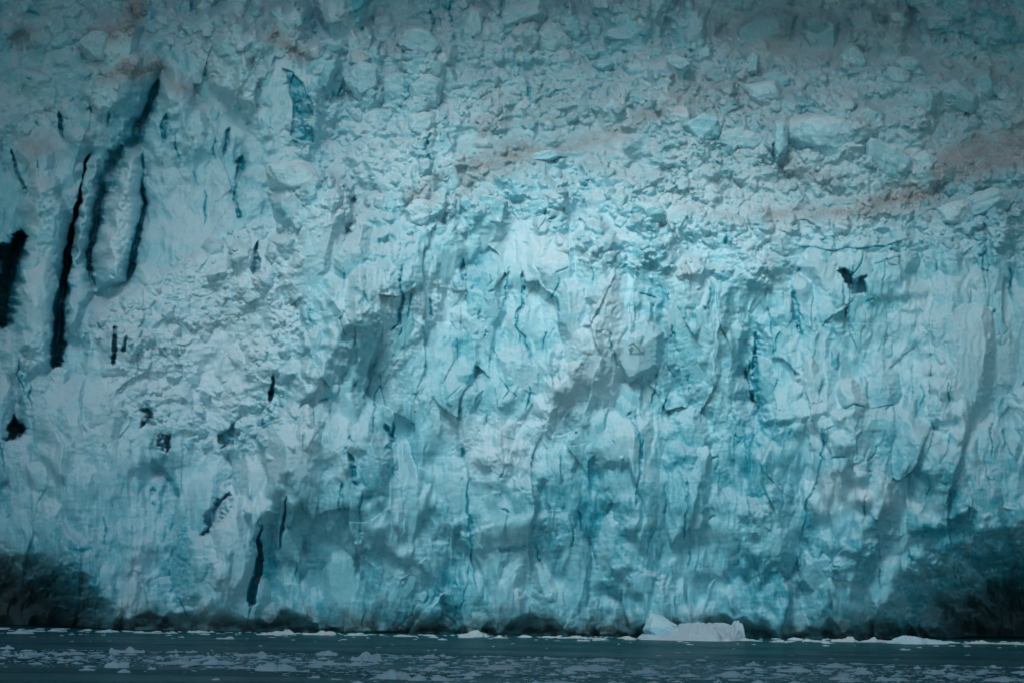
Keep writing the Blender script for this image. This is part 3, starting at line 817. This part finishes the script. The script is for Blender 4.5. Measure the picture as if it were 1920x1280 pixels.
def floe(name, u0, u1, vb, h, mat, seed, peaks=None, depth=None, flat=.35, res=None, jag=1.0):
    """a floating piece: irregular outline on the water, jagged back, some ice below the surface.
    peaks: (place -1..1, height share, width)"""
    r = np.random.default_rng(seed)
    p0, p1 = on_water(u0, vb), on_water(u1, vb)
    c = (p0 + p1) / 2
    w = (p1 - p0).length / 2
    H = h * .88 * c.y / FPX
    Dp = depth if depth else w * r.uniform(.5, .9)
    nx = res or int(min(46, max(12, (u1 - u0) * .8))); ny = max(8, nx // 2)
    if peaks is None:
        peaks = [(r.uniform(-.75, .75), r.uniform(.45, 1), r.uniform(.10, .4)) for _ in range(r.integers(2, 5))]
        peaks[0] = (peaks[0][0], 1.0, peaks[0][2])
    s = np.linspace(-1, 1, nx); t = np.linspace(-1, 1, ny)
    S, T = np.meshgrid(s, t)
    ang = np.sqrt(np.clip(1 - np.abs(s) ** 2.6, 0, 1)) * (1 + .35 * pn(s * 2.3, s * 0 + seed * .37, 5)) + .04
    X = S * w * (1 + .06 * pn(T * 2, S * 2 + seed, 3)); Yy = T * Dp * ang[None, :] + Dp * .12 * pn(S * 2, S * 0 + seed * 1.7, 8)
    prof = np.full(nx, flat)
    for q, hh, ww in peaks:
        prof = np.maximum(prof, flat + (hh - flat) * np.exp(-np.abs((s - q) / ww) ** 1.6))
    ridge = np.clip(1 - np.abs(T + .35 * pn(S * 1.5, S * 0 + seed * 2.1, 9)) ** 2.2, 0, 1)
    edge = np.clip((1 - np.abs(S)) / .10, 0, 1) ** .6 * np.clip((1 - np.abs(T)) / .18, 0, 1) ** .6
    Z = H * prof[None, :] * (.35 + .65 * ridge) * edge
    Z += jag * H * edge * (.20 * pn(S * w / .7 + seed, T * Dp / .7, 12) + .10 * pn(S * w / .3, T * Dp / .3 + seed, 13))
    Zt = np.maximum(Z, .02 * edge) - .03
    Zb = -.25 - H * .8 * edge
    rim = (np.abs(S) > .999) | (np.abs(T) > .999)
    Zt = np.where(rim, -.06, Zt); Zb = np.where(rim, -.06, Zb)
    top = np.stack([X, Yy, Zt], -1).reshape(-1, 3); bot = np.stack([X, Yy, Zb], -1).reshape(-1, 3)
    n = nx * ny
    V_ = np.concatenate([top, bot]).tolist(); F = []
    for j in range(ny - 1):
        for i in range(nx - 1):
            a = j * nx + i
            F.append((a, a + 1, a + nx + 1, a + nx)); F.append((n + a, n + a + nx, n + a + nx + 1, n + a + 1))
    edge_l = [i for i in range(nx)] + [j * nx + nx - 1 for j in range(1, ny)] + [(ny - 1) * nx + i for i in range(nx - 2, -1, -1)] + [j * nx for j in range(ny - 2, 0, -1)]
    for k in range(len(edge_l)):
        a, b = edge_l[k], edge_l[(k + 1) % len(edge_l)]
        F.append((a, n + a, n + b, b))
    me = bpy.data.meshes.new(name); me.from_pydata(V_, [], F); me.materials.append(mat)
    o = bpy.data.objects.new(name, me); COL.objects.link(o)
    o.location = (c.x, c.y + Dp * .35, 0)
    o.rotation_euler.z = math.atan2(p1.y - p0.y, p1.x - p0.x)
    return o


# the stranded bergs at the foot of the cliff
o = floe('iceberg', 1206, 1392, 1199, 39, M_BERG, 9001, [(-.05, .93, .22), (.25, .92, .3), (.62, .93, .28), (.90, 1.06, .07), (-.35, .6, .16), (-.72, .25, .3)], 9, .2, 60, .5)
tag(o, 'large white snowy berg slab with a small horn at its right end, below the cliff', 'iceberg')
pb = on_water(1246, 1198); o = lump('iceberg', (pb.x, pb.y + 3.0, 1.7), (3.3, 3.2, 2.3), M_BLUE, 9002, 10, .22, .06, .3, 5)
tag(o, 'rounded pale blue ice boulder against the left shoulder of the large white berg slab', 'iceberg')
pb = on_water(1388, 1199); o = lump('iceberg', (pb.x, pb.y + 3, .9), (1.15, 1.6, 1.4), M_FLOE, 9003, 9, .25, .06, 0, 4)
tag(o, 'small rounded ice lump touching the right end of the large white berg slab', 'iceberg')
o = floe('iceberg', 1674, 1768, 1206, 17, M_BLUE, 9004, [(-.35, 1, .22), (-.1, .85, .25), (.35, .6, .4)], 5, .25, 46, .6)
tag(o, 'long low pale blue berg floating in front of the dark right cave', 'iceberg')

named = [   # u0, u1, foot v, height, peaks, label
    (12, 61, 1187, 8, [(0, 1, .25)], 'low white floe with a central hump off the dark left cave'),
    (502, 552, 1186, 10, None, 'ragged white ice chunk at the cliff foot left of centre, left of a smaller one'),
    (568, 628, 1188, 9, None, 'humped white ice chunk at the cliff foot, second of the two left of centre'),
    (860, 916, 1190, 14, [(.1, 1, .4)], 'pale blue domed ice piece at the cliff foot near the middle'),
    (1562, 1606, 1200, 11, [(.45, 1, .22), (-.2, .5, .5)], 'ice chunk with a block at its right end, left of the right cave'),
    (1624, 1664, 1202, 11, [(-.3, 1, .3)], 'peaked ice chunk just left of the long pale blue berg'),
    (1812, 1864, 1205, 7, None, 'low grey ice chunk under the black roof of the right cave'),
    (1862, 1915, 1206, 5, None, 'thin flat ice strip at the far right of the waterline'),
    (405, 438, 1197, 6, [(.6, 1, .3)], 'small white floe alone on the dark water strip at left'),
    (1083, 1106, 1201, 4, None, 'thin flat floe left of a peaked one on the dark water strip'),
    (1110, 1125, 1200, 6, [(0, 1, .4)], 'small peaked floe alone on the dark water strip near the middle'),
    (1688, 1706, 1218, 4, None, 'tiny white floe on the dark water below the pale blue berg'),
    (0, 27, 1216, 9, [(.1, 1, .4)], 'white humped floe cut by the left edge of the picture'),
    (204, 270, 1223, 13, [(-.85, .9, .1), (.2, 1, .15)], 'white floe with two upturned horns in the left of the drifting band'),
    (96, 158, 1226, 6, None, 'long flat pale floe left of the floe with two horns'),
    (195, 242, 1251, 14, [(-.3, .95, .5), (.4, .95, .5)], 'bulky rounded white lump below the floe with two horns'),
    (220, 244, 1260, 8, [(0, 1, .6)], 'small block-shaped floe just below the bulky rounded lump'),
    (147, 178, 1256, 7, None, 'small white floe on open water left of the bulky rounded lump'),
    (290, 372, 1244, 10, [(.8, 1, .15), (.2, .7, .5)], 'long white floe rising to its right end, right of the bulky rounded lump'),
    (378, 438, 1245, 13, [(-.3, 1, .3), (.4, .6, .4)], 'white floe with a peak left of its middle, right of a long rising one'),
    (440, 500, 1229, 10, [(.7, 1, .12)], 'flat floe with a small spike near its right end'),
    (478, 556, 1257, 17, [(-.3, 1, .5), (.3, .85, .4)], 'big bulky white floe at the near edge of the band, left of centre'),
    (592, 632, 1228, 11, [(.1, 1, .6)], 'smooth humped floe at the far edge of the band, left of centre'),
    (592, 646, 1246, 10, [(-.1, 1, .35)], 'wedge-shaped floe in front of the smooth humped one'),
    (658, 714, 1238, 19, [(.0, 1, .3), (.7, .85, .25)], 'tall white floe with a round dome on its right, highest in the band'),
    (652, 692, 1247, 9, [(-.3, 1, .3)], 'low peaked floe just in front of the tallest domed floe'),
    (704, 770, 1272, 20, [(-.1, 1, .4), (.45, .75, .3)], 'largest rounded white floe near the bottom edge, left of centre'),
    (764, 800, 1275, 14, [(.2, 1, .4)], 'humped floe touching the right end of the largest rounded one'),
    (808, 852, 1275, 12, [(-.4, 1, .5)], 'smooth floe sloping down to the right near the bottom edge'),
    (866, 902, 1266, 11, [(.1, 1, .35)], 'pyramid-shaped white floe near the bottom edge left of centre'),
    (783, 824, 1233, 7, [(0, 1, .5)], 'low domed floe at the far edge, left of a thin ragged one'),
    (804, 842, 1248, 9, [(.2, 1, .4)], 'white humped floe behind open water near the middle'),
    (784, 822, 1257, 9, [(0, 1, .3)], 'dim low floe with a central bump above the open water near the middle'),
    (874, 916, 1239, 8, [(.7, 1, .2)], 'floe with a raised right end at the far edge near the middle'),
    (890, 962, 1254, 10, [(.1, 1, .25), (.6, .8, .2)], 'wide low floe with two bumps in the middle of the band'),
    (976, 1010, 1237, 8, [(.8, 1, .2)], 'ragged floe at the far edge rising to its right end, middle'),
    (1020, 1062, 1235, 6, [(-.8, 1, .12)], 'thin flat floe with a knob at its left end'),
    (1098, 1162, 1239, 7, [(0, 1, .5)], 'long smooth lens-shaped floe at the far edge right of the middle'),
    (1058, 1138, 1256, 12, [(-.4, .8, .3), (.5, 1, .4)], 'large grey-white floe in the middle of the band below the lens-shaped one'),
    (1195, 1238, 1260, 8, [(-.2, 1, .5)], 'low white floe beside a dark gap in the band'),
    (1272, 1312, 1268, 9, [(0, .8, .6)], 'flat bright floe near the bottom edge right of centre'),
    (1343, 1398, 1267, 11, [(-.2, 1, .3)], 'broad ragged floe near the bottom edge, right of the flat bright one'),
    (1398, 1424, 1247, 10, [(0, 1, .4)], 'white peaked floe at the far edge of the band right of centre'),
    (1458, 1522, 1259, 11, [(.1, 1, .5)], 'long bulky floe in the right part of the band'),
    (1545, 1598, 1251, 9, [(-.1, 1, .5)], 'arched white floe at the far edge of the band at right'),
    (1598, 1638, 1263, 10, [(0, 1, .4)], 'bright ragged floe just right of the arched one'),
    (1555, 1600, 1273, 9, [(.1, 1, .5)], 'smooth floe below the arched one at right'),
    (1645, 1702, 1275, 9, [(-.7, 1, .2), (.2, .7, .5)], 'long floe with a knob at its left end near the right bottom'),
    (1713, 1727, 1253, 8, [(0, 1, .5)], 'small upright ice knob at the far edge of the band at right'),
    (1747, 1772, 1263, 10, [(-.5, 1, .3), (.4, .9, .3)], 'small floe with two knobs in the dim right end of the band'),
    (1848, 1904, 1276, 9, [(0, 1, .5)], 'dim blue-grey floe in the dark right bottom corner'),
    (396, 413, 1274, 5, None, 'small flat floe alone on open water near the bottom left'),
    (650, 690, 1283, 9, [(0, 1, .4)], 'white floe cut by the bottom edge, left of the largest rounded one'),
    (1138, 1178, 1284, 10, [(-.4, 1, .3), (.4, .9, .3)], 'white floe with two bumps cut by the bottom edge right of the middle'),
    (1210, 1242, 1284, 10, [(0, 1, .5)], 'rounded white floe cut by the bottom edge, right of the two-bumped one'),
    (1012, 1088, 1282, 7, [(0, 1, .6)], 'long flat floe along the bottom edge near the middle'),
    (1402, 1445, 1284, 11, [(0, 1, .4)], 'humped floe cut by the bottom edge right of centre'),
    (1468, 1514, 1285, 10, [(.1, 1, .5)], 'grey floe cut by the bottom edge in the right part'),
]
for i, (u0, u1, vb, h, pk, lab) in enumerate(named):
    vb = max(vb, waterline((u0 + u1) / 2) + 3)
    o = floe('ice_floe', u0, u1, vb, h, M_FLOE, 3000 + i, pk)
    tag(o, lab, 'ice floe', 'ice floes on the water')

r3 = np.random.default_rng(33)


def band_limits(u):
    top = np.interp(u, [0, 300, 900, 1500, 1920], [1216, 1222, 1231, 1243, 1252])
    bot = np.interp(u, [0, 250, 500, 760, 900, 1100, 1500, 1920], [1246, 1254, 1262, 1290, 1286, 1286, 1296, 1296])
    return top, bot


# pieces no one could tell apart: three kinds, each kind under one label
for i in range(118):
    u = r3.uniform(-40, 1960); t0, t1 = band_limits(u)
    q = r3.random() ** 1.15
    v = t0 + (t1 - t0) * q
    w = r3.uniform(9, 30) * (.8 + .5 * q)
    o = floe('ice_floe', u - w / 2, u + w / 2, v, r3.uniform(3, 7.5), M_FLOE, 4000 + i)
    tag(o, 'low grey-white ice chunk crowded among others in the drifting band', 'ice floe', 'unnamed ice chunks in the drifting band')
for i in range(40):
    u = r3.uniform(190, 1930) if i % 8 else r3.uniform(20, 190)
    v = waterline(u) + r3.uniform(1.5, 5)
    w = r3.uniform(12, 46)
    o = floe('ice_chunk', u - w / 2, u + w / 2, v, r3.uniform(2.5, 6), M_FLOE, 5000 + i, None, r3.uniform(.8, 2))
    tag(o, 'low white ice scrap lying along the waterline at the glacier foot', 'ice chunk', 'ice scraps along the waterline')
for i in range(52):
    u = r3.uniform(60, 1900)
    v = waterline(u) + 8 + 28 * r3.random() ** 1.6
    w = r3.uniform(4, 15)
    o = floe('ice_chunk', u - w / 2, u + w / 2, v, r3.uniform(1, 2.6), M_FLOE, 3000 + i, None, None, .6, 12)
    tag(o, 'tiny flat ice scrap floating alone on the dark open water strip', 'ice chunk', 'ice scraps on the open water strip')

# brash: the countless crumbs between the floes
bmv, bmf = [], []
D1, F1 = ico(1)
for i in range(5200):
    u = r3.uniform(-150, 2070); t0, t1 = band_limits(u)
    v = t0 + (t1 - t0) * np.clip(r3.normal(.36, .27), -.02, 1.1)
    if pn(np.array([u / 90]), np.array([v / 9]), 401)[0] < r3.uniform(-.75, .1):
        continue
    p = on_water(u, v); a = .12 * r3.random() ** -.45 * (1 if v > 1190 else .7); a = min(a, .8)
    sc = np.array([a * r3.uniform(1, 1.9), a * r3.uniform(.8, 1.6), a * r3.uniform(.16, .4)])
    P = D1 * sc * (1 + .3 * r3.normal(size=(len(D1), 1))) + np.array(p)
    n0 = len(bmv); bmv.extend(P.tolist()); bmf.extend([[n0 + q for q in f] for f in F1])
for i in range(330):                         # and the crumbs that line the cliff foot
    u = r3.uniform(-100, 2020); p = on_water(u, waterline(u) + abs(r3.normal()) * 3)
    a = min(.9, .2 * r3.random() ** -.4)
    P = D1 * np.array([a * 1.6, a, a * .45]) * (1 + .3 * r3.normal(size=(len(D1), 1))) + np.array(p)
    n0 = len(bmv); bmv.extend(P.tolist()); bmf.extend([[n0 + q for q in f] for f in F1])
me = bpy.data.meshes.new('brash_ice'); me.from_pydata(bmv, [], bmf)
M_BRASH = ice_material('brash_ice', None, .4, .35, .1); me.materials.append(M_BRASH)
brash = bpy.data.objects.new('brash_ice', me); COL.objects.link(brash); brash['kind'] = 'stuff'


# ------------------------------------------------------------------ light
SUN_EL, SUN_AZ = R(44), R(-17)                 # from over the photographer's left shoulder
sdir = Vector((math.sin(SUN_AZ) * math.cos(SUN_EL), -math.cos(SUN_AZ) * math.cos(SUN_EL), math.sin(SUN_EL)))
sl = bpy.data.lights.new('sun', 'SUN'); sl.energy = 2.05; sl.angle = R(28); sl.color = (1, .98, .95)
so = bpy.data.objects.new('sun', sl); COL.objects.link(so)
so.rotation_euler = sdir.to_track_quat('Z', 'Y').to_euler()

# added cloud deck, out of view, shaped to shade the edges of the ice front
CZ = 240.0
gx, gy = np.meshgrid(np.linspace(-1100, 1100, 111), np.linspace(-700, 1300, 101))
hx = (CZ - 60) / math.tan(SUN_EL) * math.sin(SUN_AZ) + 12
hole = ((gx - hx) / 84) ** 2 + ((gy - 424) / 86) ** 2 + .5 * fbm(gx / 60, gy / 60, 3, 301)
keep = (hole > 1.0) & (gy > -260 + 30 * fbm(gx / 90, gx * 0, 3, 305))
bm = bmesh.new()
th = 30 + 14 * fbm(gx / 120, gy / 120, 3, 311)
vb = [[bm.verts.new((gx[j, i], gy[j, i], CZ + 10 * pn(gx[j:j+1, i:i+1] / 70, gy[j:j+1, i:i+1] / 70, 321)[0, 0])) for i in range(111)] for j in range(101)]
for j in range(100):
    for i in range(110):
        if keep[j, i] and keep[j + 1, i] and keep[j, i + 1] and keep[j + 1, i + 1]:
            bm.faces.new((vb[j][i], vb[j + 1][i], vb[j + 1][i + 1], vb[j][i + 1]))
bmesh.ops.delete(bm, geom=[v for v in bm.verts if not v.link_faces], context='VERTS')
ext = bmesh.ops.extrude_face_region(bm, geom=bm.faces[:])
for v in ext['geom']:
    if isinstance(v, bmesh.types.BMVert):
        v.co.z += 28
bmesh.ops.recalc_face_normals(bm, faces=bm.faces[:])
me = bpy.data.meshes.new('shade_deck'); bm.to_mesh(me); bm.free()
mc, nt, b = nodes_of('shade_deck_blue'); b.inputs['Base Color'].default_value = (.64, .77, .86, 1); b.inputs['Roughness'].default_value = 1  # bluish tint cools the light this added deck bounces
me.materials.append(mc)
shade_deck = bpy.data.objects.new('shade_deck', me); COL.objects.link(shade_deck); shade_deck['kind'] = 'structure'
world = bpy.data.worlds.new('World'); SC.world = world; world.use_nodes = True
wn = world.node_tree
sky = wn.nodes.new('ShaderNodeTexSky'); sky.sky_type = 'NISHITA'; sky.sun_disc = False
sky.sun_elevation = SUN_EL; sky.sun_rotation = math.atan2(sdir.x, sdir.y)
sky.air_density = 1.0; sky.dust_density = .3; sky.ozone_density = 2.5
bg = wn.nodes['Background']; bg.inputs['Strength'].default_value = .13
wn.links.new(sky.outputs[0], bg.inputs['Color'])

SC.view_settings.view_transform = 'Standard'; SC.view_settings.look = 'None'
SC.view_settings.exposure = 0.45; SC.view_settings.gamma = 1.0
SC.render.engine = 'CYCLES'
SC.cycles.use_denoising = True
SC.cycles.adaptive_threshold = 0.03
SC.cycles.max_bounces = 10; SC.cycles.diffuse_bounces = 7
